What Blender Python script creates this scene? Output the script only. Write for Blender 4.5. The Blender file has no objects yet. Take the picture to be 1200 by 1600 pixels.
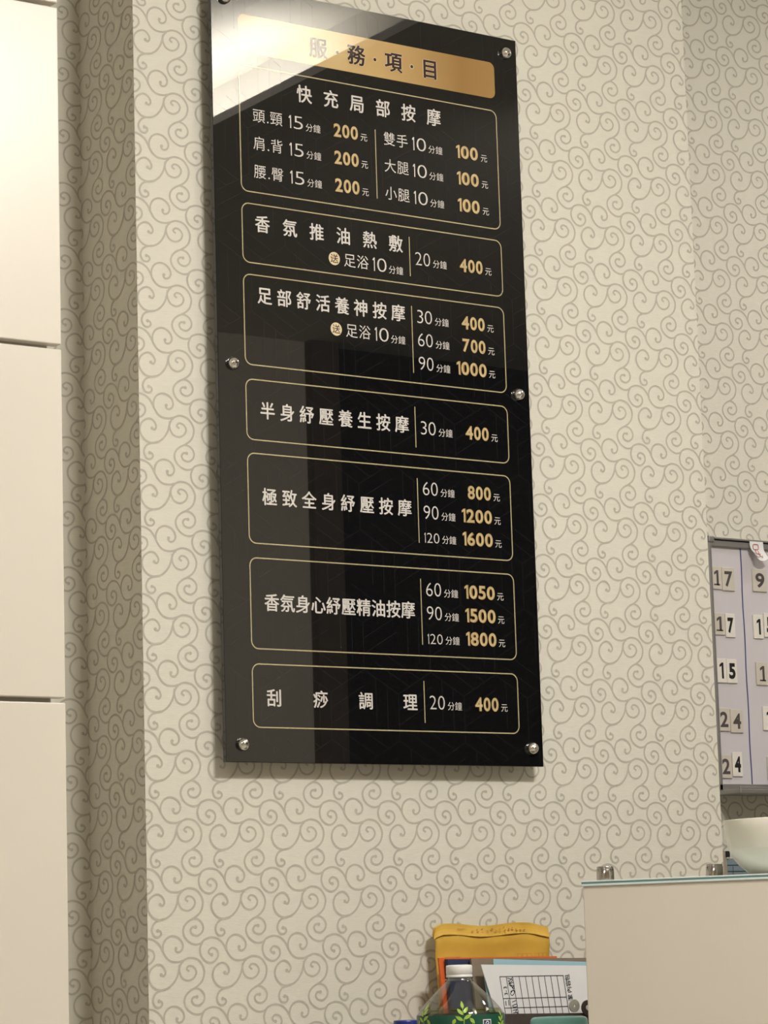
import bpy, bmesh, math, random
from mathutils import Vector, Matrix
random.seed(7)
S = bpy.context.scene
COL = S.collection

# ------------------------------------------------------------------ camera
cam_d = bpy.data.cameras.new('camera')
cam = bpy.data.objects.new('camera', cam_d); COL.objects.link(cam)
R_, U_, F_ = Vector((.8231, -.5671, -.0299)), Vector((-.0645, -.1457, .9872)), Vector((.5642, .8107, .1565))
m = Matrix((R_, U_, -F_)).transposed().to_4x4()
m.translation = Vector((-2.1108, -3.4569, 1.1432))
cam.matrix_world = m
cam_d.sensor_fit = 'VERTICAL'; cam_d.sensor_height = 24; cam_d.lens = 24 * 4300 / 1600
cam_d.clip_start = .05
S.camera = cam

# ------------------------------------------------------------------ colour management, world
S.view_settings.view_transform = 'Standard'; S.view_settings.look = 'None'
S.view_settings.gamma = 1; S.view_settings.exposure = 0
S.view_settings.use_curve_mapping = False
w = bpy.data.worlds.new('world'); S.world = w; w.use_nodes = True
w.node_tree.nodes['Background'].inputs[0].default_value = (.9, .93, 1, 1)
w.node_tree.nodes['Background'].inputs[1].default_value = .02

# ------------------------------------------------------------------ lights of the room, with added fills
WARM = (1, .965, .91)
def area(name, loc, target, sx, sy, power, col=WARM, spread=180):
    d = bpy.data.lights.new(name, 'AREA'); d.shape = 'RECTANGLE'; d.size = sx; d.size_y = sy
    d.energy = power; d.color = col; d.spread = math.radians(spread)
    o = bpy.data.objects.new(name, d); COL.objects.link(o); o.location = loc
    v = Vector(target) - Vector(loc)
    o.rotation_euler = v.to_track_quat('-Z', 'Y').to_euler()
    return o
area('ceiling_lamp_over_board', (.24, -2.05, 2.97), (.20, -1.0, 0), .5, .2, 51)
area('added_fill_near_camera', (-2.3, -2.6, 2.985), (-2.3, -2.6, 0), 1.2, .3, 25)  # added fill near the camera for cabinet front and pier side; no known lamp
area('added_fill_to_south_wall', (2.0, -.72, 2.93), (2.3, -3.5, 1.9), .25, .12, 26, WARM, 110)  # invented spot, added to light the south wall that the board mirrors
area('added_fill_right', (1.85, -.50, 2.985), (1.85, -.50, 0), .15, .15, 6)  # extra lamp made up to brighten the north wall right of the pier
area('cove_strip', (1.11, -2.17, 3.04), (1.15, -2.17, 3.2), 1.3, .04, 29, (1, .97, .92))

# ------------------------------------------------------------------ materials
def mat(name, col, rough=.5, metal=0, spec=.5, noise=0, nscale=30, bump=0, bscale=200, stretch=(1, 1, 1), coat=0):
    mt = bpy.data.materials.new(name); mt.use_nodes = True
    nt = mt.node_tree; b = nt.nodes['Principled BSDF']
    b.inputs['Base Color'].default_value = (*col, 1); b.inputs['Roughness'].default_value = rough
    b.inputs['Metallic'].default_value = metal; b.inputs['Specular IOR Level'].default_value = spec
    if coat: b.inputs['Coat Weight'].default_value = coat; b.inputs['Coat Roughness'].default_value = .03
    if noise or bump:
        tc = nt.nodes.new('ShaderNodeTexCoord'); mp = nt.nodes.new('ShaderNodeMapping')
        mp.inputs['Scale'].default_value = stretch
        nt.links.new(tc.outputs['Object'], mp.inputs[0])
    if noise:
        n = nt.nodes.new('ShaderNodeTexNoise'); n.inputs['Scale'].default_value = nscale; n.inputs['Detail'].default_value = 4
        nt.links.new(mp.outputs[0], n.inputs['Vector'])
        r = nt.nodes.new('ShaderNodeValToRGB')
        r.color_ramp.elements[0].position = .3; r.color_ramp.elements[1].position = .7
        r.color_ramp.elements[0].color = (*[c * (1 - noise) for c in col], 1)
        r.color_ramp.elements[1].color = (*[min(1, c * (1 + noise)) for c in col], 1)
        nt.links.new(n.outputs[0], r.inputs[0]); nt.links.new(r.outputs[0], b.inputs['Base Color'])
    if bump:
        n2 = nt.nodes.new('ShaderNodeTexNoise'); n2.inputs['Scale'].default_value = bscale
        nt.links.new(mp.outputs[0], n2.inputs['Vector'])
        bp = nt.nodes.new('ShaderNodeBump'); bp.inputs['Strength'].default_value = bump; bp.inputs['Distance'].default_value = .001
        nt.links.new(n2.outputs[0], bp.inputs['Height']); nt.links.new(bp.outputs[0], b.inputs['Normal'])
    return mt

def srgb(r, g, b):
    f = lambda c: (c / 255 / 12.92) if c / 255 <= .04045 else ((c / 255 + .055) / 1.055) ** 2.4
    return (f(r), f(g), f(b))

M = {}
M['paper'] = mat('wallpaper_ground', (.69, .665, .58), .75, spec=.2, noise=.03, nscale=60, stretch=(1, 1, 12), bump=.25, bscale=160)
M['swirl'] = mat('wallpaper_swirl', (.478, .452, .386), .7, spec=.25, noise=.05, nscale=90)
M['plain'] = mat('painted_plaster', (.62, .56, .45), .8, noise=.02, nscale=3)
M['ceil'] = mat('ceiling_paint', (.8, .77, .7), .85, noise=.01, nscale=3)
M['floor'] = mat('floor_tile', (.5, .46, .4), .35, noise=.1, nscale=4)
M['dark_glass'] = mat('night_window_glass', (.008, .008, .01), .03, spec=.5, noise=.1, nscale=2)
M['jamb'] = mat('brown_jamb', (.12, .09, .065), .5, noise=.15, nscale=8)
M['cream'] = mat('cream_lacquer', (.72, .675, .59), .32, spec=.4, noise=.012, nscale=5)
M['cream2'] = mat('cream_panel_laminate', (.74, .68, .595), .4, spec=.35, noise=.015, nscale=6)
M['acrylic'] = mat('black_backprinted_acrylic', (.0055, .0055, .006), .012, spec=.72, noise=.1, nscale=8)
M['tessel'] = mat('faint_grey_print_line', (.020, .020, .022), .012, spec=.72, noise=.08, nscale=20)
M['white_print'] = mat('warm_white_print', srgb(208, 203, 198), .012, spec=.72, noise=.01, nscale=20)
M['line_print'] = mat('pale_gold_print_line', srgb(176, 164, 128), .012, spec=.72, noise=.06, nscale=6)
M['dark_print'] = mat('dark_brown_print', srgb(58, 44, 44), .012, spec=.72, noise=.03, nscale=20)
M['pale_print'] = mat('pale_outline_print', srgb(224, 205, 170), .012, spec=.72, noise=.03, nscale=20)
M['chrome'] = mat('polished_steel', (.78, .77, .74), .09, metal=1, noise=.02, nscale=50)
M['steel'] = mat('brushed_steel', (.5, .48, .46), .16, metal=1, noise=.05, nscale=60)
M['alu'] = mat('grey_anodised_aluminium', (.34, .325, .32), .38, metal=.55, noise=.04, nscale=30, stretch=(1, 20, 20))
M['board'] = mat('whiteboard_enamel', (.60, .57, .60), .3, spec=.4, noise=.025, nscale=9)
M['black'] = mat('black_plastic', (.012, .011, .012), .5, noise=.05, nscale=40)
M['greynum'] = mat('worn_grey_numeral', (.075, .062, .06), .6, noise=.1, nscale=80)
M['tile_w'] = mat('white_number_magnet', (.76, .72, .66), .4, noise=.02, nscale=80)
M['tile_g'] = mat('aged_beige_number_magnet', (.58, .535, .47), .5, noise=.03, nscale=80)
M['blue_line'] = mat('blue_ink', (.035, .05, .2), .5, noise=.2, nscale=40)
M['blue_pl'] = mat('blue_plastic', (.012, .025, .2), .35, noise=.05, nscale=30)
M['white_paper'] = mat('white_paper', (.76, .75, .755), .7, noise=.012, nscale=20)
M['red_ink'] = mat('red_ink', (.45, .06, .06), .6, noise=.1, nscale=60)
M['black_ink'] = mat('black_ink', (.02, .02, .022), .6, noise=.1, nscale=90)
M['envelope'] = mat('yellow_kraft_envelope', (.62, .375, .05), .6, noise=.05, nscale=25, bump=.15, bscale=60)
M['env_ink'] = mat('brown_red_envelope_print', (.42, .17, .03), .6, noise=.1, nscale=60)
M['orange'] = mat('orange_card', (.72, .13, .025), .5, noise=.04, nscale=25)
M['navy'] = mat('navy_cloth_cover', (.018, .03, .085), .6, noise=.1, nscale=120)
M['brownb'] = mat('grey_brown_board', (.235, .185, .135), .7, noise=.06, nscale=60)
M['ltblue'] = mat('light_blue_card', (.33, .53, .60), .55, noise=.03, nscale=20)
M['binder'] = mat('dark_brown_leatherette', (.06, .045, .038), .55, noise=.1, nscale=90, bump=.2, bscale=200)
M['ring'] = mat('aged_nickel', (.46, .45, .38), .35, metal=.35, noise=.1, nscale=60)
M['cap_w'] = mat('white_cap_plastic', (.80, .79, .77), .35, noise=.01, nscale=40)
M['label'] = mat('dark_green_label_film', (.008, .075, .045), .3, noise=.08, nscale=20)
M['leaf'] = mat('lime_green_leaf_print', (.34, .52, .08), .35, noise=.12, nscale=60)
M['teal'] = mat('teal_plastic', (.30, .72, .69), .25, noise=.02, nscale=20)
M['teal_b'] = mat('teal_cup_body', (.14, .45, .43), .35, noise=.02, nscale=20)
M['ceramic'] = mat('ivory_ceramic_glaze', (.80, .77, .67), .18, noise=.01, nscale=15)
M['ceramic_b'] = mat('glaze_with_painted_glass_bounce', (.80, .79, .69), .22, noise=.02, nscale=15)  # lower bowl: light thrown up from the glass is put into this tint
M['slate'] = mat('slate_blue_box', (.17, .23, .26), .5, noise=.05, nscale=30)
M['beige_m'] = mat('beige_metal', (.42, .37, .31), .4, metal=.3, noise=.05, nscale=40)
M['dull'] = mat('dull_mauve_metal', (.2, .17, .17), .4, metal=.4, noise=.1, nscale=60)
M['desk'] = mat('desk_laminate', (.5, .42, .32), .45, noise=.03, nscale=8)

def gold(name, stops):
    mt = bpy.data.materials.new(name); mt.use_nodes = True; nt = mt.node_tree; b = nt.nodes['Principled BSDF']
    b.inputs['Roughness'].default_value = .012; b.inputs['Specular IOR Level'].default_value = .72
    tc = nt.nodes.new('ShaderNodeTexCoord'); sp = nt.nodes.new('ShaderNodeSeparateXYZ'); r = nt.nodes.new('ShaderNodeValToRGB')
    mr = nt.nodes.new('ShaderNodeMapRange'); mr.inputs[1].default_value = .04; mr.inputs[2].default_value = .55
    nt.links.new(tc.outputs['Object'], sp.inputs[0]); nt.links.new(sp.outputs[0], mr.inputs[0]); nt.links.new(mr.outputs[0], r.inputs[0])
    while len(r.color_ramp.elements) < len(stops): r.color_ramp.elements.new(.5)
    for e, (p, c) in zip(r.color_ramp.elements, stops): e.position = p; e.color = (*srgb(*c), 1)
    nt.links.new(r.outputs[0], b.inputs['Base Color'])
    return mt
M['gold_band'] = gold('printed_gold_gradient', [(0, (166, 126, 78)), (.38, (200, 172, 122)), (.62, (186, 154, 102)), (.85, (152, 118, 70)), (1, (160, 126, 76))])
M['gold_num'] = mat('printed_gold_numeral', srgb(196, 176, 132), .012, spec=.72, noise=.14, nscale=70)
M['gold_edge'] = mat('printed_dark_gold_rim', srgb(128, 92, 46), .012, spec=.72, noise=.1, nscale=70)

def clear(name, tint, fac=.12, rough=.05):
    mt = bpy.data.materials.new(name); mt.use_nodes = True; nt = mt.node_tree
    nt.nodes.remove(nt.nodes['Principled BSDF']); out = nt.nodes['Material Output']
    t = nt.nodes.new('ShaderNodeBsdfTransparent'); t.inputs[0].default_value = (*tint, 1)
    g = nt.nodes.new('ShaderNodeBsdfGlossy'); g.inputs['Roughness'].default_value = rough
    f = nt.nodes.new('ShaderNodeLayerWeight'); f.inputs[0].default_value = .5
    pw = nt.nodes.new('ShaderNodeMath'); pw.operation = 'POWER'; pw.inputs[1].default_value = 3.5
    a = nt.nodes.new('ShaderNodeMath'); a.operation = 'MULTIPLY_ADD'; a.inputs[1].default_value = .6; a.inputs[2].default_value = fac * .3
    mx = nt.nodes.new('ShaderNodeMixShader')
    nt.links.new(f.outputs['Facing'], pw.inputs[0]); nt.links.new(pw.outputs[0], a.inputs[0]); nt.links.new(a.outputs[0], mx.inputs[0])
    nt.links.new(t.outputs[0], mx.inputs[1]); nt.links.new(g.outputs[0], mx.inputs[2]); nt.links.new(mx.outputs[0], out.inputs[0])
    return mt
M['pet'] = clear('clear_bottle_plastic', (.92, .93, .90), .55)
M['tea'] = clear('pale_green_tea', (.70, .74, .46), .05)
def glassm(name, col, tr):
    mt = bpy.data.materials.new(name); mt.use_nodes = True; b = mt.node_tree.nodes['Principled BSDF']
    b.inputs['Base Color'].default_value = (*col, 1); b.inputs['Transmission Weight'].default_value = tr
    b.inputs['Roughness'].default_value = .06; b.inputs['IOR'].default_value = 1.5
    return mt
M['glass'] = glassm('green_edge_glass', (.22, .46, .48), .4)
M['glass_pale'] = glassm('glass_edge_painted_reflection', (.90, .99, .97), .25)  # pale tint stands in for bright reflections along the glass edge

# ------------------------------------------------------------------ helpers
def link(name, bm, mats, parent=None, smooth=False):
    me = bpy.data.meshes.new(name); bm.to_mesh(me); bm.free()
    for mm in (mats if isinstance(mats, (list, tuple)) else [mats]): me.materials.append(mm)
    if smooth:
        for p in me.polygons: p.use_smooth = True
    o = bpy.data.objects.new(name, me); COL.objects.link(o)
    if parent: o.parent = parent
    return o
def tag(o, label, cat, group=None):
    o['label'] = label; o['category'] = cat
    if group: o['group'] = group
    return o
def struct(o):
    o['kind'] = 'structure'; return o
def thing(name, loc, label, cat, group=None, rz=0):
    o = bpy.data.objects.new(name, None); COL.objects.link(o); o.location = loc; o.rotation_euler = (0, 0, rz)
    o.empty_display_size = .05
    return tag(o, label, cat, group)
def box(bm, lo, hi, mi=0, bev=0, seg=2):
    vs = [bm.verts.new((x, y, z)) for x in (lo[0], hi[0]) for y in (lo[1], hi[1]) for z in (lo[2], hi[2])]
    fs = [bm.faces.new([vs[i] for i in q]) for q in ((0, 1, 3, 2), (4, 6, 7, 5), (0, 4, 5, 1), (2, 3, 7, 6), (0, 2, 6, 4), (1, 5, 7, 3))]
    for f in fs: f.material_index = mi
    if bev:
        es = list({e for f in fs for e in f.edges})
        r = bmesh.ops.bevel(bm, geom=es, offset=bev, segments=seg, affect='EDGES', profile=.5)
        for f in r['faces']: f.material_index = mi
    return bm
def BM(): return bmesh.new()
def bxo(name, lo, hi, mm, parent=None, bev=0, seg=2):
    b = BM(); box(b, lo, hi, 0, bev, seg); return link(name, b, mm, parent)
def lathe(bm, prof, n=40, c=(0, 0), mi=0, close_top=True, close_bot=True, phase=0):
    rings = []
    for (r, z) in prof:
        rings.append([bm.verts.new((c[0] + r * math.cos(2 * math.pi * (k + phase) / n), c[1] + r * math.sin(2 * math.pi * (k + phase) / n), z)) for k in range(n)])
    for a, b in zip(rings, rings[1:]):
        for k in range(n):
            bm.faces.new((a[k], a[(k + 1) % n], b[(k + 1) % n], b[k])).material_index = mi
    if close_bot: bm.faces.new(list(reversed(rings[0]))).material_index = mi
    if close_top: bm.faces.new(rings[-1]).material_index = mi
    return bm
def ribbon(bm, pts, wdt, f, mi=0, closed=False, n_hat=None):
    """flat strip along 2D pts; f maps (u, v) to a 3D point"""
    n = len(pts); L, Rr = [], []
    for i in range(n):
        a = pts[(i - 1) % n if closed else max(i - 1, 0)]; b = pts[(i + 1) % n if closed else min(i + 1, n - 1)]
        dx, dy = b[0] - a[0], b[1] - a[1]; l = math.hypot(dx, dy) or 1
        k = wdt / 2 / l
        L.append(bm.verts.new(f(pts[i][0] - dy * k, pts[i][1] + dx * k))); Rr.append(bm.verts.new(f(pts[i][0] + dy * k, pts[i][1] - dx * k)))
    for i in range(n if closed else n - 1):
        j = (i + 1) % n
        bm.faces.new((L[i], Rr[i], Rr[j], L[j])).material_index = mi
def disc(bm, c, r, f, n=10, mi=0):
    bm.faces.new([bm.verts.new(f(c[0] + r * math.cos(2 * math.pi * k / n), c[1] + r * math.sin(2 * math.pi * k / n))) for k in range(n)]).material_index = mi
def catmull(p, s=4):
    out = []
    for i in range(len(p) - 1):
        p0, p1, p2, p3 = p[max(i - 1, 0)], p[i], p[i + 1], p[min(i + 2, len(p) - 1)]
        for k in range(s):
            t = k / s
            out.append(tuple(.5 * (2 * p1[d] + (p2[d] - p0[d]) * t + (2 * p0[d] - 5 * p1[d] + 4 * p2[d] - p3[d]) * t * t + (3 * p1[d] - p0[d] - 3 * p2[d] + p3[d]) * t ** 3) for d in (0, 1)))
    out.append(tuple(p[-1])); return out
def rrect(x0, z0, x1, z1, r, n=6):
    pts = []
    for (cx, cz, a0) in ((x1 - r, z1 - r, 0), (x0 + r, z1 - r, 90), (x0 + r, z0 + r, 180), (x1 - r, z0 + r, 270)):
        for k in range(n + 1):
            a = math.radians(a0 + 90 * k / n); pts.append((cx + r * math.cos(a), cz + r * math.sin(a)))
    return pts

# lettering: glyph meshes from Blender's built-in font
_gl = {}
def glyph(s, off=0.0, spacing=1.0):
    k = (s, off, spacing)
    if k not in _gl:
        cu = bpy.data.curves.new('lettering', 'FONT'); cu.body = s; cu.size = 1; cu.offset = off; cu.resolution_u = 4
        cu.space_character = spacing
        o = bpy.data.objects.new('lettering', cu); COL.objects.link(o)
        dg = bpy.context.evaluated_depsgraph_get(); ev = o.evaluated_get(dg); me = ev.to_mesh()
        vs = [(v.co.x, v.co.y) for v in me.vertices]; fs = [tuple(p.vertices) for p in me.polygons]
        ev.to_mesh_clear(); bpy.data.objects.remove(o); bpy.data.curves.remove(cu)
        xs = [v[0] for v in vs]; ys = [v[1] for v in vs]
        _gl[k] = (vs, fs, (min(xs), min(ys), max(xs), max(ys)))
    return _gl[k]
def put(bm, g, sx, sy, ox, oy, f, mi=0, rot=0):
    c, s = math.cos(rot), math.sin(rot)
    vv = []
    for x, y in g[0]:
        X, Yv = x * sx, y * sy
        vv.append(bm.verts.new(f(ox + X * c - Yv * s, oy + X * s + Yv * c)))
    for q in g[1]:
        try: bm.faces.new([vv[i] for i in q]).material_index = mi
        except ValueError: pass
REF = None
def han(bm, ch, cx, cz, h, f, off=0, mi=0, wf=1.0, rot=0):
    """one Chinese character, its em square centred on (cx, cz); h = height of a full-bodied character"""
    global REF
    if REF is None: REF = glyph('圖', 0)[2]
    weight = max(off, 0)
    k = h / (REF[3] - REF[1]); g = glyph(ch)
    mx, my = (REF[0] + REF[2]) / 2 * k * wf, (REF[1] + REF[3]) / 2 * k
    c, s = math.cos(rot), math.sin(rot)
    d = weight * h
    for q, (a, e) in enumerate(((0, 0), (-d, 0), (d, 0), (0, d * .7), (0, -d * .7)) if d else ((0, 0),)):
        fq = (lambda u, v, q=q: (lambda p: (p[0], p[1] - q * 8e-6, p[2]))(f(u, v)))
        put(bm, g, k * wf, k, cx + a - mx * c + my * s, cz + e - mx * s - my * c, fq, mi, rot)
def han_row(bm, s, x0, x1, cz, h, f, off=0, mi=0, wf=1.0):
    n = len(s)
    for i, ch in enumerate(s):
        han(bm, ch, x0 + (x1 - x0) * i / max(n - 1, 1), cz, h, f, off, mi, wf)
def fit(bm, s, x0, x1, cz, h, f, off=0, mi=0, grow=0, spacing=1.0):
    """a run of digits fitted to a box"""
    st = .085 + 2.2 * off if off > 0 else .066          # stem width of the numeral 1, in cap heights
    gap = .10 if off > 0 else .15
    ws = [st * 2.1 if c == '1' else (glyph(c, off)[2][2] - glyph(c, off)[2][0]) / (glyph(c, off)[2][3] - glyph(c, off)[2][1]) for c in s]
    k = (x1 - x0) / (sum(ws) + gap * (len(s) - 1)); x = x0; zb = cz - h / 2
    for c, wd in zip(s, ws):
        if c == '1':
            sw = st * k * 1.0
            P = [(x + wd * k - sw, zb), (x + wd * k, zb), (x + wd * k, zb + h), (x + wd * k - sw * .9, zb + h), (x, zb + h * .86), (x, zb + h * .86 - sw * (1.0 if off > 0 else 1.1)), (x + wd * k - sw, zb + h * .80)]
            bm.faces.new([bm.verts.new(f(*p)) for p in P]).material_index = mi
        else:
            g = glyph(c, off); a = g[2]; sx, sy = wd * k / (a[2] - a[0]), h / (a[3] - a[1])
            put(bm, g, sx, sy, x - a[0] * sx, zb - a[1] * sy, f, mi)
        x += (wd + gap) * k

# ------------------------------------------------------------------ wallpaper with its printed swirls
SW = [
 [(655,775),(622,745),(650,708),(705,722),(738,780),(715,850),(650,890),(580,868),(540,800),(535,725),(570,650)],
 [(708,117),(650,150),(600,205),(580,275),(600,350),(650,410),(720,443),(790,432),(840,385),(920,357),(1000,375),(1060,425),(1098,490)],
 [(326,498),(345,545),(385,610),(440,650),(510,658),(570,645),(650,608),(740,622),(800,680),(835,770),(820,870),(780,935),(720,985)],
 [(708,117),(760,130),(805,170),(825,230),(808,292),(755,333),(695,318),(670,270),(690,228),(732,225)],
 [(815,410),(790,470),(785,530),(805,600),(855,655),(915,675),(970,648),(1005,585),(990,515),(930,488),(890,525),(900,560),(928,572)],
 [(338,530),(334,480),(342,430),(375,370),(440,335),(510,350),(560,400),(577,465),(555,520),(512,536),(488,510),(492,488)],
 [(537,690),(530,750),(505,840),(455,925),(390,980),(310,1000),(240,978),(185,912),(165,830),(190,745),(250,692),(305,688),(350,730),(367,785),(345,825),(315,808)],
 [(380,985),(290,1010),(240,1050),(217,1110),(222,1160),(250,1205),(295,1212),(326,1180),(318,1142),(287,1132)]]
BLOB = [0, 3, 4, 5, 6, 7]
DET = 772 * 868 + 8 * 12
def cell_xy(p, origin):
    dx, dy = p[0] - 655, p[1] - 770
    i = (dx * 868 - 12 * dy) / DET; j = (772 * dy + 8 * dx) / DET
    return (origin[0] + i * .107, origin[1] - j * .1)
SWS = [catmull(c, 4) for c in SW]
LIFT = 1.5e-5
def swirls(bm, u0, u1, v0, v1, origin, f, mi=1):
    """swirl print over the strip u0..u1, v0..v1, trimmed at its edges; f maps (u, v) to the wall face"""
    t = BM()
    i0, i1 = math.floor((u0 - origin[0]) / .107) - 1, math.ceil((u1 - origin[0]) / .107) + 1
    j0, j1 = math.floor((v0 - origin[1]) / .1) - 1, math.ceil((v1 - origin[1]) / .1) + 1
    for i in range(i0, i1 + 1):
        for j in range(j0, j1 + 1):
            for k, c in enumerate(SWS):
                pts = []
                for p in c:
                    x, y = cell_xy(p, origin); pts.append((x + i * .107, y + j * .1))
                if max(p[0] for p in pts) < u0 or min(p[0] for p in pts) > u1 or max(p[1] for p in pts) < v0 or min(p[1] for p in pts) > v1: continue
                ribbon(t, pts, .0031, lambda a, b: (a, -LIFT * (2 * k), b))
                if k in BLOB: disc(t, pts[-1], .0026, lambda a, b: (a, -LIFT * (2 * k + 1), b))
    for co, no in (((u0, 0, 0), (-1, 0, 0)), ((u1, 0, 0), (1, 0, 0)), ((0, 0, v0), (0, 0, -1)), ((0, 0, v1), (0, 0, 1))):
        bmesh.ops.bisect_plane(t, geom=t.verts[:] + t.edges[:] + t.faces[:], plane_co=co, plane_no=no, clear_outer=True)
    mp = {v: bm.verts.new(f(v.co.x, v.co.z, EPS - v.co.y)) for v in t.verts}
    for fa in t.faces:
        bm.faces.new([mp[v] for v in fa.verts]).material_index = mi
    t.free()

ZC = 3.0
EPS = .00025
PX0, PX1, PY0, PY1 = -.1200, .9837, .03, .2
b = BM(); box(b, (PX0, PY0, 0), (PX1, PY1 + .02, ZC))
swirls(b, PX0, PX1, .75, ZC, (.0553, 1.2192), lambda u, v, e: (u, PY0 - e, v))
swirls(b, PX0 - .17, PX0, .75, ZC, (.0553 + .02, 1.2192 + .03), lambda u, v, e: (PX0 - e, PY0 + (PX0 - u), v))
swirls(b, PX1, PX1 + .17, .75, ZC, (.0553, 1.2192), lambda u, v, e: (PX1 + e, PY0 + (u - PX1), v))
struct(link('wall_pier', b, [M['paper'], M['swirl']]))
b = BM(); box(b, (-3.6, .2, 0), (5.3, .3, ZC + .3))
swirls(b, -.62, PX0, .75, ZC, (.0553 - .03, 1.2192 + .06), lambda u, v, e: (u, .2 - e, v))
swirls(b, PX1, 2.0, .75, ZC, (1.1952, 2.7281), lambda u, v, e: (u, .2 - e, v))
struct(link('wall_north', b, [M['paper'], M['swirl']]))

# ------------------------------------------------------------------ rest of the room shell
struct(bxo('floor', (-3.6, -5.2, -.1), (5.3, .3, 0), M['floor']))
# ceiling with a recessed cove (its lit recess is what the top of the acrylic board mirrors)
b = BM()
CX0, CX1, CY0, CY1 = -.15, 1.04, -3.1, -.62
box(b, (-3.6, -5.2, ZC), (CX0, .3, ZC + .35)); box(b, (1.26, -5.2, ZC), (5.3, .3, ZC + .35))
box(b, (CX0, -5.2, ZC), (1.26, CY0, ZC + .35)); box(b, (CX0, CY1, ZC), (1.26, .3, ZC + .35))
box(b, (CX0, CY0, ZC + .22), (1.26, CY1, ZC + .35))
box(b, (CX1, CY0, ZC), (1.26, CY1, ZC + .02))
struct(link('ceiling', b, M['ceil']))
b = BM(); box(b, (-3.6, -5.3, 0), (1.3, -5.0, ZC + .3)); box(b, (1.2, -5.0, 0), (1.3, -3.6, ZC + .3)); box(b, (1.2, -3.6, 0), (2.45, -3.5, ZC + .3)); box(b, (2.45, -3.6, 0), (5.3, -3.5, .12))
struct(link('wall_south', b, M['plain']))
struct(bxo('wall_west', (-3.75, -5.3, 0), (-3.6, .3, ZC + .3), M['plain']))
struct(bxo('wall_east', (5.3, -5.3, 0), (5.45, .3, ZC + .3), M['plain']))
b = BM(); box(b, (2.45, -3.58, .12), (2.55, -3.46, ZC))
struct(link('trim_1', b, M['jamb']))
b = BM(); box(b, (2.55, -3.56, .12), (5.3, -3.53, ZC))
struct(link('window_1', b, M['dark_glass']))

# ------------------------------------------------------------------ menu board
BZ = 1.42; BW, BH = .589, 1.2
bd = thing('menu_board', (0, 0, BZ), 'tall glossy black acrylic price board on steel standoffs on the wallpapered pier', 'menu board')
b = BM(); box(b, (0, 0, 0), (BW, .009, BH), 0, .0006, 1)
T0 = -.0002
fl = lambda y: (lambda u, v: (u, y, v))
# faint printed lattice of cubes
def clipseg(p, q):
    (x0, z0), (x1, z1) = p, q; t0, t1 = 0, 1
    for pp, qq in ((-(x1 - x0), x0 - .004), (x1 - x0, BW - .004 - x0), (-(z1 - z0), z0 - .004), (z1 - z0, BH - .004 - z0)):
        if abs(pp) < 1e-9:
            if qq < 0: return None
            continue
        t = qq / pp
        if pp < 0: t0 = max(t0, t)
        else: t1 = min(t1, t)
    if t0 >= t1: return None
    return [(x0 + t0 * (x1 - x0), z0 + t0 * (z1 - z0)), (x0 + t1 * (x1 - x0), z0 + t1 * (z1 - z0))]
a_ = .072; hx, hz = a_ * .866, a_ * .5
for row in range(-1, 14):
    for colm in range(-1, 6):
        cx = colm * 2 * hx + (hx if row % 2 else 0); cz = row * a_ * 1.5
        segs = [((cx, cz), (cx, cz - a_)), ((cx, cz), (cx + hx, cz + hz)), ((cx, cz), (cx - hx, cz + hz))]
        for k in (1, 2): segs.append(((cx - hx * k / 3, cz + hz * k / 3), (cx - hx * k / 3, cz + hz * k / 3 - a_)))
        for k in (1, 2): segs.append(((cx + hx, cz + hz - a_ * k / 3), (cx, cz - a_ * k / 3)))
        for k in (1, 2): segs.append(((cx + hx * k / 3, cz + hz * k / 3), (cx + hx * k / 3 - hx, cz + hz * k / 3 + hz)))
        for p, q in segs:
            c = clipseg(p, q)
            if c: ribbon(b, c, .0007, fl(T0 / 2), 1)
link('panel', b, [M['acrylic'], M['tessel']], bd)
bnd = BM(); ps = rrect(.0480, 1.0925, .5420, 1.1540, .011)
bnd.faces.new([bnd.verts.new((x, T0, z)) for x, z in ps])
band = link('header_band', bnd, M['gold_band'], bd)
tb = BM()
HX0, HX1, HZ = .1959, .4113, 1.1218
for lay, off, mi in ((T0 * 2, .065, 1), (T0 * 3, .035, 0)):
    han_row(tb, '服務項目', HX0, HX1, HZ, .0305, fl(lay), off, mi)
    for i in range(3):
        disc(tb, (HX0 + (HX1 - HX0) * (i + .5) / 3, HZ - .001), .0029 + (.0009 if mi else 0), fl(lay), 14, mi)
link('lettering', tb, [M['dark_print'], M['pale_print']], band)

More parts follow.
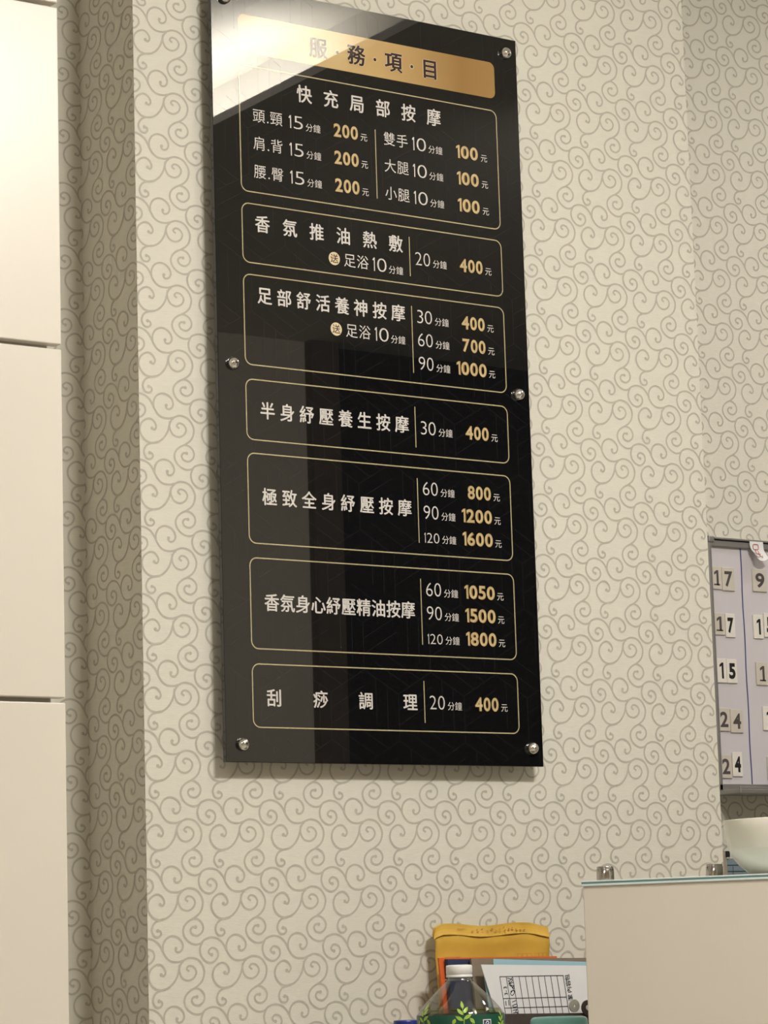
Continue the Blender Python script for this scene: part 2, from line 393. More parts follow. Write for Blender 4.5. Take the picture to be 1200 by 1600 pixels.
DX = (.3703, .3990); MX = (.4109, .4251); YX = .5146
def dur(s, z, x0=DX[0], x1=DX[1], m=MX, h=.0213):
    t = BM(); hh = .0158 if len(s) == 3 else h
    fit(t, s, x0, x1, z - (.0035 if len(s) == 3 else 0), hh, fl(T0 * 2), -.012)
    han_row(t, '分鐘', m[0], m[1], z - .0050, .0124, fl(T0 * 2), -.004)
    return t
def price(s, z, x0, x1, yx):
    t = BM()
    fit(t, s, x0 - .0005, x1 + .0005, z, .0226, fl(T0 * 2), .044, 1)
    fit(t, s, x0, x1, z, .0214, fl(T0 * 3), .020, 0)
    han(t, '元', yx, z - .0046, .0121, fl(T0 * 2), .003, 2)
    return t
PR = {3: (.4577, .5030), 4: (.4446, .5035)}
def section(z0, z1, title, tx, tz, th, rows, div, wf=.97):
    o = BM(); ribbon(o, rrect(.0480, z0, .5424, z1, .012), .0019, fl(T0 * 2), 0, True)
    s = link('price_section', o, M['line_print'], bd)
    t = BM(); han_row(t, title, tx[0], tx[1], tz, th, fl(T0 * 2), .022, 0, wf); link('service_name', t, M['white_print'], s)
    for (x, za, zb) in div:
        t = BM(); ribbon(t, [(x, za), (x, zb)], .0017, fl(T0 * 2)); link('divider', t, M['line_print'], s)
    for d, p, z in rows:
        link('duration', dur(d, z), M['white_print'], s)
        link('price', price(p, z - .0004, *PR[len(p)], YX), [M['gold_num'], M['gold_edge'], M['white_print']], s)
    return s
def footbath(s, z):
    t = BM(); disc(t, (.2152, z), .0105, fl(T0 * 2), 28, 0); han(t, '送', .2152, z, .0135, fl(T0 * 3), .01, 1)
    link('gift_badge', t, [M['pale_print'], M['dark_print']], s)
    t = BM(); han_row(t, '足浴', .2441, .2686, z, .0207, fl(T0 * 2), -.004)
    fit(t, '10', .2877, .3139, z, .0217, fl(T0 * 2), -.012); han_row(t, '分鐘', .3247, .3391, z - .0053, .0124, fl(T0 * 2), -.004)
    link('foot_bath_note', t, M['white_print'], s)

s = section(.8719, 1.0717, '快充局部按摩', (.1673, .4157), 1.0417, .0262, [], [(.3000, 1.005, .8924)])
for z, nm, nm2 in ((.9942, '頭.頸', '雙手'), (.9500, '肩.背', '大腿'), (.9052, '腰.臀', '小腿')):
    t = BM(); han(t, nm[0], .0825, z, .0205, fl(T0 * 2), -.004); han(t, nm[2], .1142, z, .0205, fl(T0 * 2), -.004)
    disc(t, (.0985, z - .0078), .0014, fl(T0 * 2), 10); link('body_part', t, M['white_print'], s)
    link('duration', dur('15', z, .1373, .1632, (.1749, .1893), .0207), M['white_print'], s)
    link('price', price('200', z - .0010, .2208, .2664, .2778), [M['gold_num'], M['gold_edge'], M['white_print']], s)
    t = BM(); han_row(t, nm2, .3270, .3518, z - .0012, .0207, fl(T0 * 2), -.004); link('body_part', t, M['white_print'], s)
    link('duration', dur('10', z - .0014, .3714, .3984, (.4096, .4242), .0215), M['white_print'], s)
    link('price', price('100', z - .0018, .4583, .5016, .5140), [M['gold_num'], M['gold_edge'], M['white_print']], s)
s = section(.7601, .8529, '香氛推油熱敷', (.0844, .3330), .8224, .0250, [('20', '400', .8036)], [(.3594, .8373, .7731)]); footbath(s, .7846)
s = section(.6010, .7413, '足部舒活養神按摩', (.0853, .3336), .7102, .0249, [('30', '400', .7092), ('60', '700', .6718), ('90', '1000', .6338)], [(.3597, .7249, .6169)]); footbath(s, .6723)
section(.4856, .5784, '半身紓壓養生按摩', (.0857, .3341), .5315, .0249, [('30', '400', .5298)], [(.3598, .5625, .4974)])
section(.3278, .4647, '極致全身紓壓按摩', (.0859, .3344), .3992, .0247, [('60', '800', .4331), ('90', '1200', .3954), ('120', '1600', .3584)], [(.3600, .4485, .3462)])
section(.1690, .3056, '香氛身心紓壓精油按摩', (.0853, .3347), .2389, .0246, [('60', '1050', .2736), ('90', '1500', .2364), ('120', '1800', .1993)], [(.3602, .2897, .1863)])
section(.0519, .1462, '刮痧調理', (.0856, .3335), .0957, .0243, [('20', '400', .0968)], [(.3602, .1298, .0647)], 1.0)
def spin_y(bm, prof, c, n=28, mi=0):
    """lathe about an axis along Y: prof = (radius, y)"""
    rings = [[bm.verts.new((c[0] + r * math.cos(2 * math.pi * k / n), y, c[1] + r * math.sin(2 * math.pi * k / n))) for k in range(n)] for r, y in prof]
    for a, q in zip(rings, rings[1:]):
        for k in range(n): bm.faces.new((a[k], a[(k + 1) % n], q[(k + 1) % n], q[k])).material_index = mi
    bm.faces.new(rings[0]).material_index = mi; bm.faces.new(list(reversed(rings[-1]))).material_index = mi
for c in ((.5652, 1.1740), (.5655, .6000), (.5662, .0286), (.0245, 1.1745), (.0255, .5994), (.0285, .0261)):
    t = BM()
    spin_y(t, [(.0012, -.0108), (.004, -.0104), (.0068, -.0090), (.0088, -.0066), (.0097, -.0040), (.0098, -.0012), (.0094, -.0005)], c)
    spin_y(t, [(.0098, .0092), (.0098, .0292)], c)
    link('standoff', t, M['chrome'], bd, True)

# ------------------------------------------------------------------ tall cabinet at the left
CB = -.371
cb = thing('tall_cabinet', (CB - .45, -.2, 0), 'tall cream cabinet with handleless doors at the left edge of the picture', 'cabinet')
X = lambda x: x - (CB - .45)
b = BM(); box(b, (-.45, .021, 0), (.4385, .395, 2.94)); link('carcass', b, M['cream'], cb)
zs = [.08, .5, .9845, .9925 + .0, 1.4795, 1.4861, 1.9617, 1.9686, 2.4478, 2.4545, 2.93]
rows = [(.10, .522), (.530, 1.0), (1.008, 1.4795), (1.4861, 1.9617), (1.9686, 2.4478), (2.4545, 2.93)]
for (za, zb) in rows:
    for xa, xb in ((-.45, -.002), (.002, .45)):
        b = BM(); box(b, (xa, 0, za), (xb, .019, zb), 0, .0018, 3); link('door', b, M['cream'], cb)

# ------------------------------------------------------------------ whiteboard with number magnets
WY = .188
wb = thing('whiteboard', (1.118, .2, 1.3865), 'grey-framed whiteboard with number magnets on the far wall at the right', 'whiteboard')
W_ = lambda x, y, z: (x - 1.118, y - .2, z - 1.3865)
def wbox(name, lo, hi, mm, bev=0): return bxo(name, W_(*lo), W_(*hi), mm, wb, bev)
wbox('writing_surface', (1.124, WY, 1.405), (1.752, .1985, 1.836), M['board'])
b = BM(); box(b, W_(1.121, .181, 1.8315), W_(1.755, .1985, 1.8415), 0, .001); box(b, W_(1.1325, .1775, 1.8435), W_(1.7435, .1985, 1.8470), 0, .001)
link('top_rail', b, M['alu'], wb)
b = BM(); box(b, W_(1.1325, .1845, 1.8415), W_(1.7435, .1985, 1.8436)); link('rail_groove', b, M['black'], wb)
b = BM(); box(b, W_(1.1185, .178, 1.8375), W_(1.1325, .1985, 1.8495), 0, .0025); link('corner_cap', b, M['alu'], wb)
b = BM(); box(b, W_(1.7435, .178, 1.8375), W_(1.7575, .1985, 1.8495), 0, .0025); link('corner_cap', b, M['alu'], wb)
b = BM(); box(b, W_(1.1185, .180, 1.3985), W_(1.1255, .1985, 1.8375), 0, .001); link('side_rail', b, M['alu'], wb)
b = BM(); box(b, W_(1.7505, .180, 1.3985), W_(1.7575, .1985, 1.8375), 0, .001); link('side_rail', b, M['alu'], wb)
b = BM(); box(b, W_(1.1185, .180, 1.3985), W_(1.7575, .1985, 1.4095), 0, .001); box(b, W_(1.1185, .128, 1.3900), W_(1.7575, .1985, 1.3985), 0, .002)
box(b, W_(1.1185, .128, 1.3975), W_(1.7575, .132, 1.4015), 0, .001); link('pen_tray', b, M['alu'], wb)
b = BM(); pts = [(1.2003 + .0006 * math.sin(k * 1.3), 1.831 - k * (1.831 - 1.4095) / 16) for k in range(17)]
ribbon(b, pts, .0026, lambda u, v: W_(u, WY - .0003, v)); link('ruled_column_line', b, M['blue_line'], wb)
def numeral(bm, ch, x0, x1, z0, z1, y, off, foot):
    cx, cz = (x0 + x1) / 2, (z0 + z1) / 2; ww, hh = (x1 - x0) * .62, (z1 - z0) * .66
    if ch == '1': ww *= .62
    fit(bm, ch, cx - ww / 2, cx + ww / 2, cz, hh, fl(y), off)
    if ch == '1' and foot:
        ribbon(bm, [(cx - ww * .62, cz - hh / 2 + hh * .05), (cx + ww * .75, cz - hh / 2 + hh * .05)], hh * .10, fl(y))
TL = [('1', 1.1246, 1.1511, 1.7543, 1.7954, 0, 'worn beige digit 1 magnet at left end of the top row'),
 ('7', 1.1514, 1.1817, 1.7528, 1.7950, 0, 'worn beige digit 7 magnet in the top row, beside the 1'),
 ('9', 1.2241, 1.2589, 1.7547, 1.7956, 0, 'worn beige digit 9 magnet right of the blue line'),
 ('1', 1.1246, 1.1538, 1.6729, 1.7124, 0, 'worn beige digit 1 magnet in the second row beside a bold black 7'),
 ('7', 1.1546, 1.1773, 1.6695, 1.7119, 1, 'white magnet with bold black 7 in the second row'),
 ('1', 1.2207, 1.2449, 1.6698, 1.7125, 1, 'white magnet with bold black 1, below the 9, right of the blue line'),
 ('5', 1.2463, 1.2765, 1.6732, 1.7173, 1, 'white bold 5 magnet cut off by the right picture edge'),
 ('1', 1.1273, 1.1516, 1.5880, 1.6310, 1, 'white bold 1 magnet of the 15 in the third row, left of the blue line'),
 ('5', 1.1520, 1.1765, 1.5879, 1.6307, 1, 'white bold 5 magnet in the third row, left of the blue line'),
 ('1', 1.2219, 1.2495, 1.5864, 1.6278, 0, 'worn beige digit 1 magnet in the third row, right of the blue line'),
 ('2', 1.1250, 1.1546, 1.5026, 1.5437, 0, 'worn beige digit 2 magnet in the fourth row'),
 ('4', 1.1550, 1.1849, 1.5002, 1.5416, 0, 'worn beige digit 4 magnet in the fourth row'),
 ('1', 1.2325, 1.2601, 1.5057, 1.5486, 1, 'white bold 1 magnet in the fourth row at the right picture edge'),
 ('2', 1.1246, 1.1537, 1.4198, 1.4611, 0, 'worn beige digit 2 magnet in the bottom row'),
 ('4', 1.1548, 1.1783, 1.4232, 1.4659, 1, 'white magnet with bold black 4 in the bottom row'),
 ('1', 1.2370, 1.2646, 1.4164, 1.4585, 0, 'beige magnet at right end of the bottom row above the blue pen')]
for ch, x0, x1, z0, z1, bold, lab in TL:
    b = BM(); box(b, (x0 + .0003, WY - .0030, z0), (x1 - .0003, WY - .0001, z1), 0, .0007, 1)
    o = link('number_magnet', b, M['tile_w'] if bold else M['tile_g']); tag(o, lab, 'number magnet', 'number magnets on the whiteboard')
    t = BM(); numeral(t, ch, x0, x1, z0, z1, WY - .0032, .045 if bold else .028, not bold)
    link('digit', t, M['black'] if bold else M['greynum'], o)
# paper note curling off the top rail
b = BM(); n = 14; x0, x1 = 1.2115, 1.2440
rows_ = []
for i in range(n + 1):
    t = i / n; z = 1.8435 - .036 * t; y = .1765 - .002 - .014 * max(0, t - .35) ** 1.5
    sx = .004 * t * t
    rows_.append([b.verts.new((x0 + (x1 - x0) * k / 6 + (sx if k else sx * 2.6), y - .004 * max(0, t - .4) * (k / 6), z + (.012 * (t * t) * ((3 - k) / 3) ** 2 if k < 3 else .006 * t * t * ((k - 3) / 3) ** 2))) for k in range(7)])
for a, q in zip(rows_, rows_[1:]):
    for k in range(6): b.faces.new((a[k], a[k + 1], q[k + 1], q[k]))
note = link('paper_note', b, M['white_paper'], None, True); tag(note, 'small curled white paper note with red writing taped to the whiteboard top rail', 'note')
def nf(u, v):
    t = (1.8435 - v) / .036; return (u, .1765 - .0032 - .014 * max(0, t - .35) ** 1.5 - .0036 * max(0, t - .4), v)
b = BM()
ribbon(b, [(1.2185 + (p[0]) * .0125, 1.8285 + p[1] * .0095) for p in rrect(0, 0, 1, 1, .25)], .0013, nf, 0, True)
for st in ([(1.2235, 1.8275), (1.2222, 1.8185)], [(1.2290, 1.8260), (1.2300, 1.8150)], [(1.2215, 1.8215), (1.2330, 1.8200)], [(1.2310, 1.8170), (1.2355, 1.8140), (1.2360, 1.8180)], [(1.2228, 1.8160), (1.2265, 1.8135)]):
    ribbon(b, st, .0012, nf)
link('red_writing', b, M['red_ink'], note)
# blue pen in the tray
b = BM(); n = 16
def tube_x(bm, prof, cy, cz, n=16, mi=0):
    rings = [[bm.verts.new((x, cy + r * math.cos(2 * math.pi * k / n), cz + r * math.sin(2 * math.pi * k / n))) for k in range(n)] for x, r in prof]
    for a, q in zip(rings, rings[1:]):
        for k in range(n): bm.faces.new((a[k], a[(k + 1) % n], q[(k + 1) % n], q[k])).material_index = mi
    bm.faces.new(list(reversed(rings[0]))).material_index = mi; bm.faces.new(rings[-1]).material_index = mi
tube_x(b, [(1.215, .003), (1.218, .0048), (1.222, .0056), (1.262, .0058)], .160, 1.4045)
pen = link('marker_pen', b, M['blue_pl'], None, True); tag(pen, 'blue capped marker pen lying in the whiteboard tray', 'marker pen')
b = BM(); tube_x(b, [(1.2622, .0054), (1.33, .0054), (1.335, .004)], .160, 1.4045); link('barrel', b, M['cap_w'], pen, True)

# ------------------------------------------------------------------ work desk (below the frame) carrying the papers and bottles
DZ = .82
dk = thing('work_desk', (.6, -.15, 0), 'desk behind the reception counter, below the picture, carrying papers and bottles', 'desk')
b = BM()
poly = [(-.03, .025), (-.03, -.325), (.60, -.325), (.66, -.32), (1.40, -.32), (1.40, .195), (.99, .195), (.99, .025)]
lo = [b.verts.new((x - .6, y + .15, DZ - .03)) for x, y in poly]; hi = [b.verts.new((x - .6, y + .15, DZ)) for x, y in poly]
b.faces.new(hi); b.faces.new(list(reversed(lo)))
for k in range(8): b.faces.new((lo[k], lo[(k + 1) % 8], hi[(k + 1) % 8], hi[k]))
bmesh.ops.recalc_face_normals(b, faces=b.faces[:])
link('desktop', b, M['desk'], dk)
for x in (-.02, 1.36): bxo('side_panel', (x - .6, -.16, 0), (x - .6 + .03, .165, DZ - .03), M['desk'], dk)

# slabs of paper and card standing on the desk against the wall: corner z/x as seen, bottoms kicked forward a little
def slab(name, tl, tr, y, thick, mm, xb0, xb1, parent=None, kick=.015, bev=.0004, zb=DZ):
    b = BM(); (xa, za), (xc, zc) = tl, tr
    f = [(xa, y, za), (xc, y, zc), (xb1, y - kick, zb + .0003), (xb0, y - kick, zb + .0003)]
    v = [b.verts.new(p) for p in f]; q = [b.verts.new((p[0], p[1] + thick, p[2])) for p in f]
    b.faces.new(v); b.faces.new(list(reversed(q)))
    for k in range(4): b.faces.new((v[k], q[k], q[(k + 1) % 4], v[(k + 1) % 4]))
    bmesh.ops.recalc_face_normals(b, faces=b.faces[:])
    return link(name, b, mm, parent)
# yellow envelope, crumpled, flap folded at the top
b = BM(); nx, nz = 24, 34
def env_pt(i, j, back=0):
    u, v = i / nx, j / nz
    xl = .3690 + .0035 * math.sin(v * 9) * v - .0010 * v; xr = .5868
    if v < .05: xl = .3635 + .0055 * (.05 - v) / .05
    top = 1.1768 - .0022 * math.sin(u * math.pi) + .0018 * math.sin(u * 11) + (-.006 * max(0, u - .86) / .14) + (-.0055 * max(0, .07 - u) / .07)
    z = top + (DZ + .0004 - top) * v
    x = xl + (xr - xl) * u
    y = .006 - .022 * v - .0045 * math.exp(-((v - .066) / .03) ** 2) + .0016 * math.sin(u * 9 + v * 14) * (1 - v) + .0012 * math.sin(u * 23 - v * 8)
    return (x, y + back, z)
for back in (0, .0025):
    g = [[b.verts.new(env_pt(i, j, back)) for i in range(nx + 1)] for j in range(nz + 1)]
    for j in range(nz):
        for i in range(nx):
            q = (g[j][i], g[j][i + 1], g[j + 1][i + 1], g[j + 1][i]); b.faces.new(q if back else tuple(reversed(q)))
    if back == 0: g0 = g
for j in range(nz):
    b.faces.new((g0[j][0], g[j][0], g[j + 1][0], g0[j + 1][0])); b.faces.new((g0[j][nx], g0[j + 1][nx], g[j + 1][nx], g[j][nx]))
for i in range(nx): b.faces.new((g0[0][i], g0[0][i + 1], g[0][i + 1], g[0][i]))
bmesh.ops.recalc_face_normals(b, faces=b.faces[:])
env = link('envelope', b, M['envelope'], None, True); 
b = BM()
fp = lambda i, j: (lambda p: (p[0], p[1] - .0030 - .0012 * math.sin(i * .9) * (j / 4), p[2]))(env_pt(i, j * .40))
g1 = [[b.verts.new(fp(i, j)) for i in range(nx + 1)] for j in range(5)]
g2 = [[b.verts.new((lambda p: (p[0], p[1] + .0006, p[2]))(fp(i, j))) for i in range(nx + 1)] for j in range(5)]
for j in range(4):
    for i in range(nx): b.faces.new((g1[j][i], g1[j + 1][i], g1[j + 1][i + 1], g1[j][i + 1])); b.faces.new((g2[j][i], g2[j][i + 1], g2[j + 1][i + 1], g2[j + 1][i]))
for i in range(nx): b.faces.new((g1[4][i], g2[4][i], g2[4][i + 1], g1[4][i + 1])); b.faces.new((g1[0][i], g1[0][i + 1], g2[0][i + 1], g2[0][i]))
link('flap', b, M['envelope'], env)
tag(env, 'large crumpled yellow envelope standing against the wallpaper behind the folders', 'envelope')
def ef(u, v):  # on the envelope's face
    i = (u - .369) / (.5868 - .369) * nx; j = (1.1768 - v) / (1.1768 - DZ) * nz
    p = env_pt(i, j); return (u, p[1] - (.0050 if v > 1.158 else .0006), v)
b = BM()
random.seed(3)
for k in range(7):
    for q in range(3):
        x = .435 + k * .0085 + random.uniform(0, .003); z = 1.1655 + random.uniform(-.0022, .0022)
        ribbon(b, [(x, z), (x + random.uniform(.0015, .004), z + random.uniform(-.0022, .0022))], .0009, ef)
for k in range(6):
    for q in range(4):
        x = .497 + k * .0075 + random.uniform(0, .003); z = 1.1665 + random.uniform(-.003, .003)
        ribbon(b, [(x, z), (x + random.uniform(.001, .004), z + random.uniform(-.003, .003))], .0010, ef)
ribbon(b, [(.409, 1.1690), (.422, 1.1690)], .0008, ef)
link('flap_print', b, M['env_ink'], env)
b = BM()
for x in (.5255, .5345, .5435, .5585, .5665, .5745):
    ribbon(b, [(x, 1.1195), (x + .0075, 1.1195), (x + .0075, 1.1285), (x, 1.1285)], .0005, ef, 0, True)
ribbon(b, [(.386, 1.1215), (.386, 1.1265), (.413, 1.1265)], .0006, ef)
link('address_print', b, M['env_ink'], env)
YB = -.03
o = slab('folder', (.3505, 1.1262), (.5766, 1.1229), -.030, .004, M['orange'], .366, .590); tag(o, 'orange card folder standing in front of the yellow envelope', 'folder')
o = slab('notebook', (.3584, 1.1240), (.520, 1.1205), -.041, .008, M['navy'], .370, .53); tag(o, 'navy blue notebook between the orange folder and the grey-brown board', 'notebook')
o = slab('backing_board', (.3962, 1.1240), (.640, 1.1186), -.050, .004, M['brownb'], .41, .655); tag(o, 'grey-brown board standing behind the light blue card', 'board')
b_o = slab('card_sheet', (.4300, 1.1222), (.640, 1.1115), -.061, .002, M['ltblue'], .425, .65); tag(b_o, 'light blue card showing above the white printed form', 'card')
o = slab('card_sheet', (.4062, 1.1085), (.4300, 1.1085), -.0665, .0015, M['ltblue'], .4345, .45); tag(o, 'light blue strip of card along left edge of the white printed form', 'card')
fm = slab('printed_form', (.3990, 1.1146), (.640, 1.1060), -.0705, .0012, M['white_paper'], .4885, .70); tag(fm, 'white form with a ruled table standing sideways in the dark brown binder', 'form')
def ff(u, v):
    t = (1.110 - v) / (1.110 - DZ); return (u, -.0710 - .015 * t, v)
def tq(s, t):  # s across (0..1), t down in metres/0.055
    return (.4329 + (.5550 - .4329) * s + .0061 * t, 1.0954 - .0018 * s - .0547 * t)
b = BM()
for k in range(11): ribbon(b, [tq(k / 10 if k else 0, 0), tq(k / 10, 1.15)], .0010, ff)
for t in (0, .60, .86): ribbon(b, [tq(-.004, t), tq(1.004, t)], .0011, ff)
link('table_rules', b, M['black_ink'], fm)
b = BM()
def rot_char(ch, s, t, h, off=.01, wf=1): 
    c = tq(s, t); han(b, ch, c[0], c[1], h, ff, off, 0, wf, math.radians(95))
rot_char('二', .055, .725, .0085, .03)
link('form_heading_cell', b, M['black_ink'], fm); b = BM()
for ch, t in (('3', .47), ('-', .385), ('3', .30)):
    g = glyph(ch, .02); c = tq(.055, t); k = .0085
    put(b, g, k, k, c[0] + .0034, c[1] - .002, ff, 0, math.radians(95))
link('form_date', b, M['black_ink'], fm); b = BM()
for ch, t in (('(', 1.02), ('清', .83), ('潔', .62), ('內', .40), ('容', .22), ('包', .06)):
    c = tq(1.062, t)
    if ch == '(':
        put(b, glyph('(', .02), .010, .010, c[0] + .0035, c[1] + .010, ff, 0, math.radians(95))
    else: han(b, ch, c[0], c[1], .0090, ff, .012, 0, 1, math.radians(95))
link('form_lettering', b, M['black_ink'], fm)
b = BM()
hw = [[(.11, .04), (.19, .10), (.12, .20), (.2, .16)], [(.12, .10), (.20, .44)], [(.2, .02), (.13, .14)], [(.12, .22), (.2, .34)], [(.13, .42), (.17, .38), (.19, .44), (.15, .52), (.125, .47), (.16, .40)], [(.16, .30), (.2, .26), (.14, .24)],
      [(.13, .70), (.20, .66)], [(.13, .80), (.19, .76), (.2, .82), (.14, .84), (.13, .79)], [(.12, .93), (.19, .91), (.16, .97), (.2, 1.02)], [(.12, 1.0), (.2, .98)]]
for st in hw: ribbon(b, catmull([tq(*p) for p in st], 5), .0011, ff)
link('handwriting', b, M['black_ink'], fm)
bn = slab('binder', (.3940, 1.0412), (.600, 1.0352), -.098, .018, M['binder'], .40, .62); tag(bn, 'dark brown binder with punched tabs holding the white form', 'binder')
def holed(bm, c, ro, ri, y0, y1, n=24, mi=0):
    R = [[bm.verts.new((c[0] + r * math.cos(2 * math.pi * k / n), y, c[1] + r * math.sin(2 * math.pi * k / n))) for k in range(n)] for r, y in ((ri, y0), (ro, y0), (ro, y1), (ri, y1))]
    for a in range(4):
        A, Q = R[a], R[(a + 1) % 4]
        for k in range(n): bm.faces.new((A[k], Q[k], Q[(k + 1) % n], A[(k + 1) % n])).material_index = mi
b = BM(); holed(b, (.5531, 1.0475), .0098, .0026, -.0995, -.0975); link('eyelet', b, M['ring'], bn)
b = BM(); holed(b, (.5755, 1.0440), .0115, .0034, -.1035, -.1015); link('punched_tab', b, M['binder'], bn)
b = BM(); holed(b, (.5755, 1.0440), .0040, .0020, -.1042, -.1010); link('tab_grommet', b, M['white_paper'], bn)

# ------------------------------------------------------------------ tea bottle
bx, by = .2490, -.22
bt = thing('tea_bottle', (bx, by, DZ), 'large clear tea bottle with white cap and dark green leaf label', 'bottle')
Z = lambda z: z - DZ
shoulder = [(.0625, Z(1.0455)), (.0600, Z(1.0535)), (.0500, Z(1.0650)), (.0330, Z(1.0810)), (.0205, Z(1.0925)), (.0165, Z(1.0955)), (.0160, Z(1.1000))]
b = BM(); NB = 10
lathe(b, [(.058, .0004), (.0615, .006), (.0625, .03)] + shoulder, NB * 4, close_top=False)
# ten flutes down the shoulder
for v in b.verts:
    if Z(1.05) < v.co.z < Z(1.094):
        a = math.atan2(v.co.y, v.co.x); k = 1 - .055 * abs(math.sin(a * NB / 2 + .4)) ** .6
        v.co.x *= k; v.co.y *= k
link('bottle_shell', b, M['pet'], bt, True)
b = BM(); lathe(b, [(.056, .004), (.0600, .03), (.0600, Z(1.046)), (.0570, Z(1.0545))], 40); link('tea', b, M['tea'], bt, True)
b = BM(); lathe(b, [(.0630, .04), (.0634, .045), (.0634, Z(1.0440)), (.0628, Z(1.0470))], 48, close_top=False, close_bot=False); lab = link('label', b, M['label'], bt, True)
b = BM()
def on_label(r, a0):  # u = arc metres about angle a0, v = z
    return lambda u, v: (rr(v) * math.cos(a0 + u / .063), rr(v) * math.sin(a0 + u / .063), v)
def rr(v):
    pr = [(.0634, -1)] + [(.0634, Z(1.0455)), (.0608, Z(1.0535)), (.0508, Z(1.0650)), (.0338, Z(1.0810))]
    for (r0, z0), (r1, z1) in zip(pr, pr[1:]):
        if v <= z1: return r0 + (r1 - r0) * (v - z0) / (z1 - z0) + .0006
    return .034
def leaf(f, c, ang, L, W):
    ca, sa = math.cos(ang), math.sin(ang); P = []
    for t, s_ in ((0, 0), (.25, .8), (.5, 1), (.75, .7), (1, 0), (.75, -.7), (.5, -1), (.25, -.8)):
        x, y = t * L, s_ * W / 2; P.append((c[0] + x * ca - y * sa, c[1] + x * sa + y * ca))
    b.faces.new([b.verts.new(f(*p)) for p in P])
A_cam = math.atan2(-3.4569 - by, -2.1108 - bx)
for da, cz, sc in ((.06, 1.0390, 1.0), (-.98, 1.0380, .95), (1.10, 1.030, .8)):
    f = on_label(0, A_cam + da); z = Z(cz)
    ribbon(b, [(0, z - .012), (.001, z), (-.001, z + .020 * sc)], .0012, f)
    for k, (lx, lz, an, L) in enumerate(((0, 0, 150, .013), (0, .002, 30, .014), (0, .008, 135, .013), (0, .010, 50, .012), (0, .016, 100, .012), (.004, -.006, -20, .013), (-.004, -.006, 200, .012), (.012, -.004, -60, .010), (-.011, .003, 240, .009), (.009, .004, -50, .011))):
        leaf(f, (lx * sc, z + lz * sc), math.radians(an), L * sc, .0052 * sc)
    link('leaf_print', b, M['leaf'], lab); b = BM()
b.free()
b = BM(); f = on_label(0, A_cam + .62)
P = [(-.007, Z(1.0240)), (.007, Z(1.0240)), (.007, Z(1.0400)), (-.007, Z(1.0400))]
b.faces.new([b.verts.new(f(*p)) for p in P]).material_index = 1
P = [(p[0] * .8, Z(1.032) + (p[1] - Z(1.032)) * .84) for p in P]
f2 = lambda u, v: tuple(Vector(f(u, v)) * 1) if False else (lambda q: (q[0] * 1.004, q[1] * 1.004, q[2]))(f(u, v))
b.faces.new([b.verts.new(f2(*p)) for p in P]).material_index = 0
f3 = lambda u, v: (lambda q: (q[0] * 1.007, q[1] * 1.007, q[2]))(f(u, v))
ribbon(b, catmull([(-.003, Z(1.034)), (0, Z(1.0375)), (.0025, Z(1.0345)), (-.002, Z(1.0325))], 5), .0012, f3, 1)
ribbon(b, [(.001, Z(1.031)), (.004, Z(1.028))], .0010, f3, 1)
link('label_emblem', b, [M['navy'], M['cap_w']], lab)
b = BM(); lathe(b, [(.0187, Z(1.0990)), (.0190, Z(1.0995)), (.0190, Z(1.1020)), (.0183, Z(1.1024)), (.0183, Z(1.1030)), (.0189, Z(1.1034)), (.0189, Z(1.1145)), (.0180, Z(1.1160)), (.0120, Z(1.1166))], 60)
for v in b.verts:
    if Z(1.104) > v.co.z > Z(1.1032) or Z(1.1150) > v.co.z > Z(1.113):
        pass
link('cap', b, M['cap_w'], bt, True)
b = BM(); lathe(b, [(.0168, Z(1.0945)), (.0205, Z(1.0950)), (.0205, Z(1.0966)), (.0168, Z(1.0972))], 40, close_top=False, close_bot=False); link('neck_ring', b, M['pet'], bt, True)

# blue-capped bottle at the very bottom, mostly below the frame
t_ = thing('small_bottle', (.131, -.25, DZ), 'small bottle, only its blue cap in view, left of the tea bottle', 'bottle')
b = BM(); lathe(b, [(.024, .0004), (.026, .004), (.026, .16), (.018, .185), (.015, .190), (.015, .198)], 32); link('body', b, M['cap_w'], t_, True)
b = BM(); lathe(b, [(.0160, .198), (.0165, .199), (.0165, .2215), (.0158, .2228), (.012, .2232)], 40); link('cap', b, M['blue_pl'], t_)
# teal tumbler
t_ = thing('tumbler', (.4427, -.2, DZ), 'teal lidded tumbler at the bottom edge in front of the dark binder', 'tumbler')
b = BM(); lathe(b, [(.034, .0004), (.036, .003), (.0405, .185), (.0405, .190)], 44); link('body', b, M['teal_b'], t_, True)
b = BM(); lathe(b, [(.0420, .1885), (.0425, .190), (.0425, .2085), (.0418, .2122), (.0395, .2148), (.036, .2158), (.030, .2160), (.029, .2150), (.010, .2148)], 56); link('lid', b, M['teal'], t_, True)

# ------------------------------------------------------------------ reception counter with raised glass ledge
L0 = Vector((.3411, -.3924, 0)); ang = math.atan2(-.8751, .4839)
ct = thing('reception_counter', L0, 'cream reception counter with a glass ledge at the lower right', 'counter', None, ang)
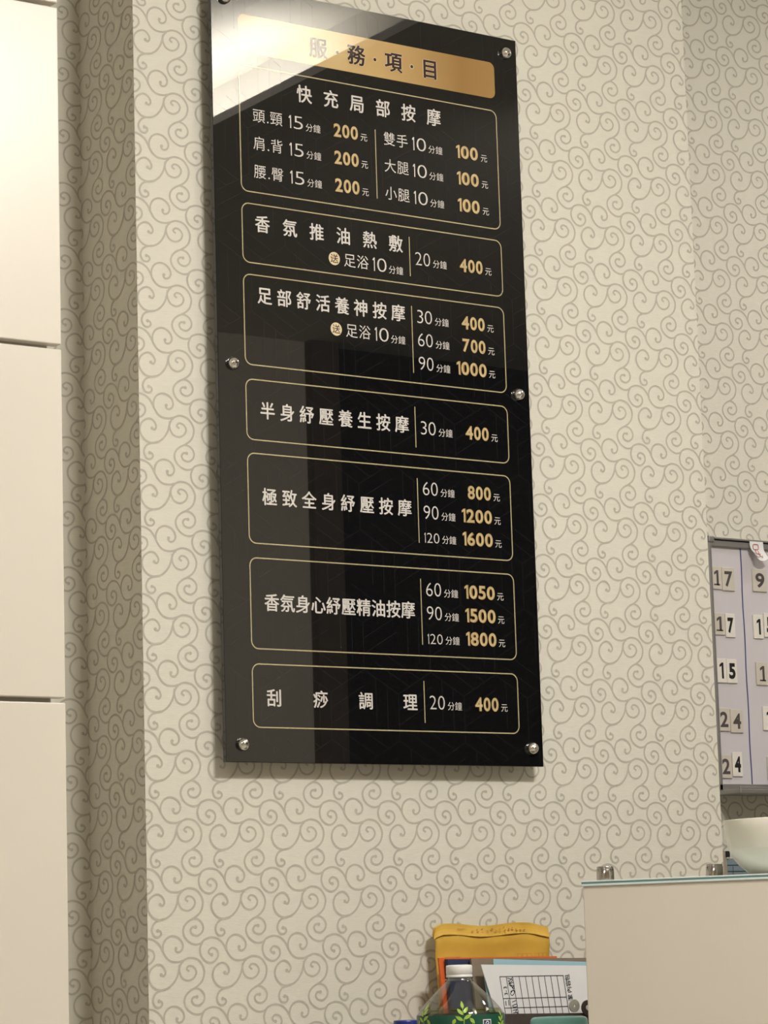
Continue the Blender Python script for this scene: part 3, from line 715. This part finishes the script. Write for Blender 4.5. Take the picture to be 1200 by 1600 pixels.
# local x runs along the front to the right, local y points away from the camera
GT, GB = 1.2285, 1.2205
b = BM(); box(b, (.0018, .001, 0), (1.3, .045, GB), 0, .0015, 2); link('front_panel', b, M['cream2'], ct)
b = BM(); box(b, (.004, .045, 1.185), (1.3, .27, GB)); link('ledge', b, M['cream2'], ct)
b = BM(); box(b, (0, -.001, GB), (1.3, .285, GB + .0034), 1, .0007, 1); box(b, (.0006, -.0004, GB + .0034), (1.2994, .2844, GB + .0058), 0); box(b, (0, -.001, GB + .0058), (1.3, .285, GT), 1, .0007, 1)  # pale and teal strips paint the inner reflections of the glass edge
link('glass_top', b, [M['glass'], M['glass_pale']], ct)
for x, y in ((.0171, .05), (.1421, .16), (.90, .05), (1.0, .16)):
    b = BM(); lathe(b, [(.0124, GT), (.0126, GT + .001), (.0126, GT + .0165), (.0116, GT + .0178), (.0118, GT + .0182), (.0118, GT + .0196), (.0108, GT + .0202)], 36, (x, y)); link('steel_standoff', b, M['steel'], ct, True)

# bowl on the glass
bw = thing('bowl', (.6007, -.5519, GT), 'ivory ceramic bowl standing on the glass counter top', 'bowl')
b = BM()
out = [(.060, .0003), (.0605, .002), (.066, .0055), (.078, .016), (.0865, .027), (.0915, .038)]
lathe(b, out, 72, close_top=False); link('lower_body', b, M['ceramic_b'], bw, True)
b = BM()
lathe(b, [(.0915, .038), (.0950, .052), (.0965, .064), (.0970, .0775), (.0962, .0790), (.0945, .0787), (.0930, .064), (.086, .035), (.068, .016), (.02, .012)], 72, close_bot=False); link('upper_body', b, M['ceramic'], bw, True)

# rack of boxes behind the bowl
rk = thing('document_rack', (1.08, .11, DZ), 'slate blue box rack with beige post, half hidden behind the bowl', 'rack')
bxo('post', (-.030, -.006, 0), (-.0215, .006, Z(1.2890)), M['beige_m'], rk, .001)
bxo('bracket', (-.0245, -.010, Z(1.2790)), (-.0175, .006, Z(1.2895)), M['black'], rk, .001)
bxo('hook_strip', (-.0330, .004, Z(1.2920)), (-.0235, .010, Z(1.3265)), M['dull'], rk, .001)
b = BM(); box(b, (-.0285, .001, Z(1.3150)), (-.0265, .004, Z(1.3235)), 0, .0005); box(b, (-.0275, .001, Z(1.3040)), (-.0255, .004, Z(1.3090)), 0, .0005); link('hook', b, M['chrome'], rk)
bxo('box_body', (-.0205, -.004, 0), (.19, .060, Z(1.2770)), M['slate'], rk, .001)
b = BM()
for z in (1.2655, 1.2550): ribbon(b, [(-.0203, Z(z)), (.19, Z(z) + .001)], .0012, fl(-.0044))
for x in (-.0075, .03, .07): ribbon(b, [(x, Z(1.10)), (x, Z(1.2640))], .0010, fl(-.0044))
link('seam', b, M['black'], rk)
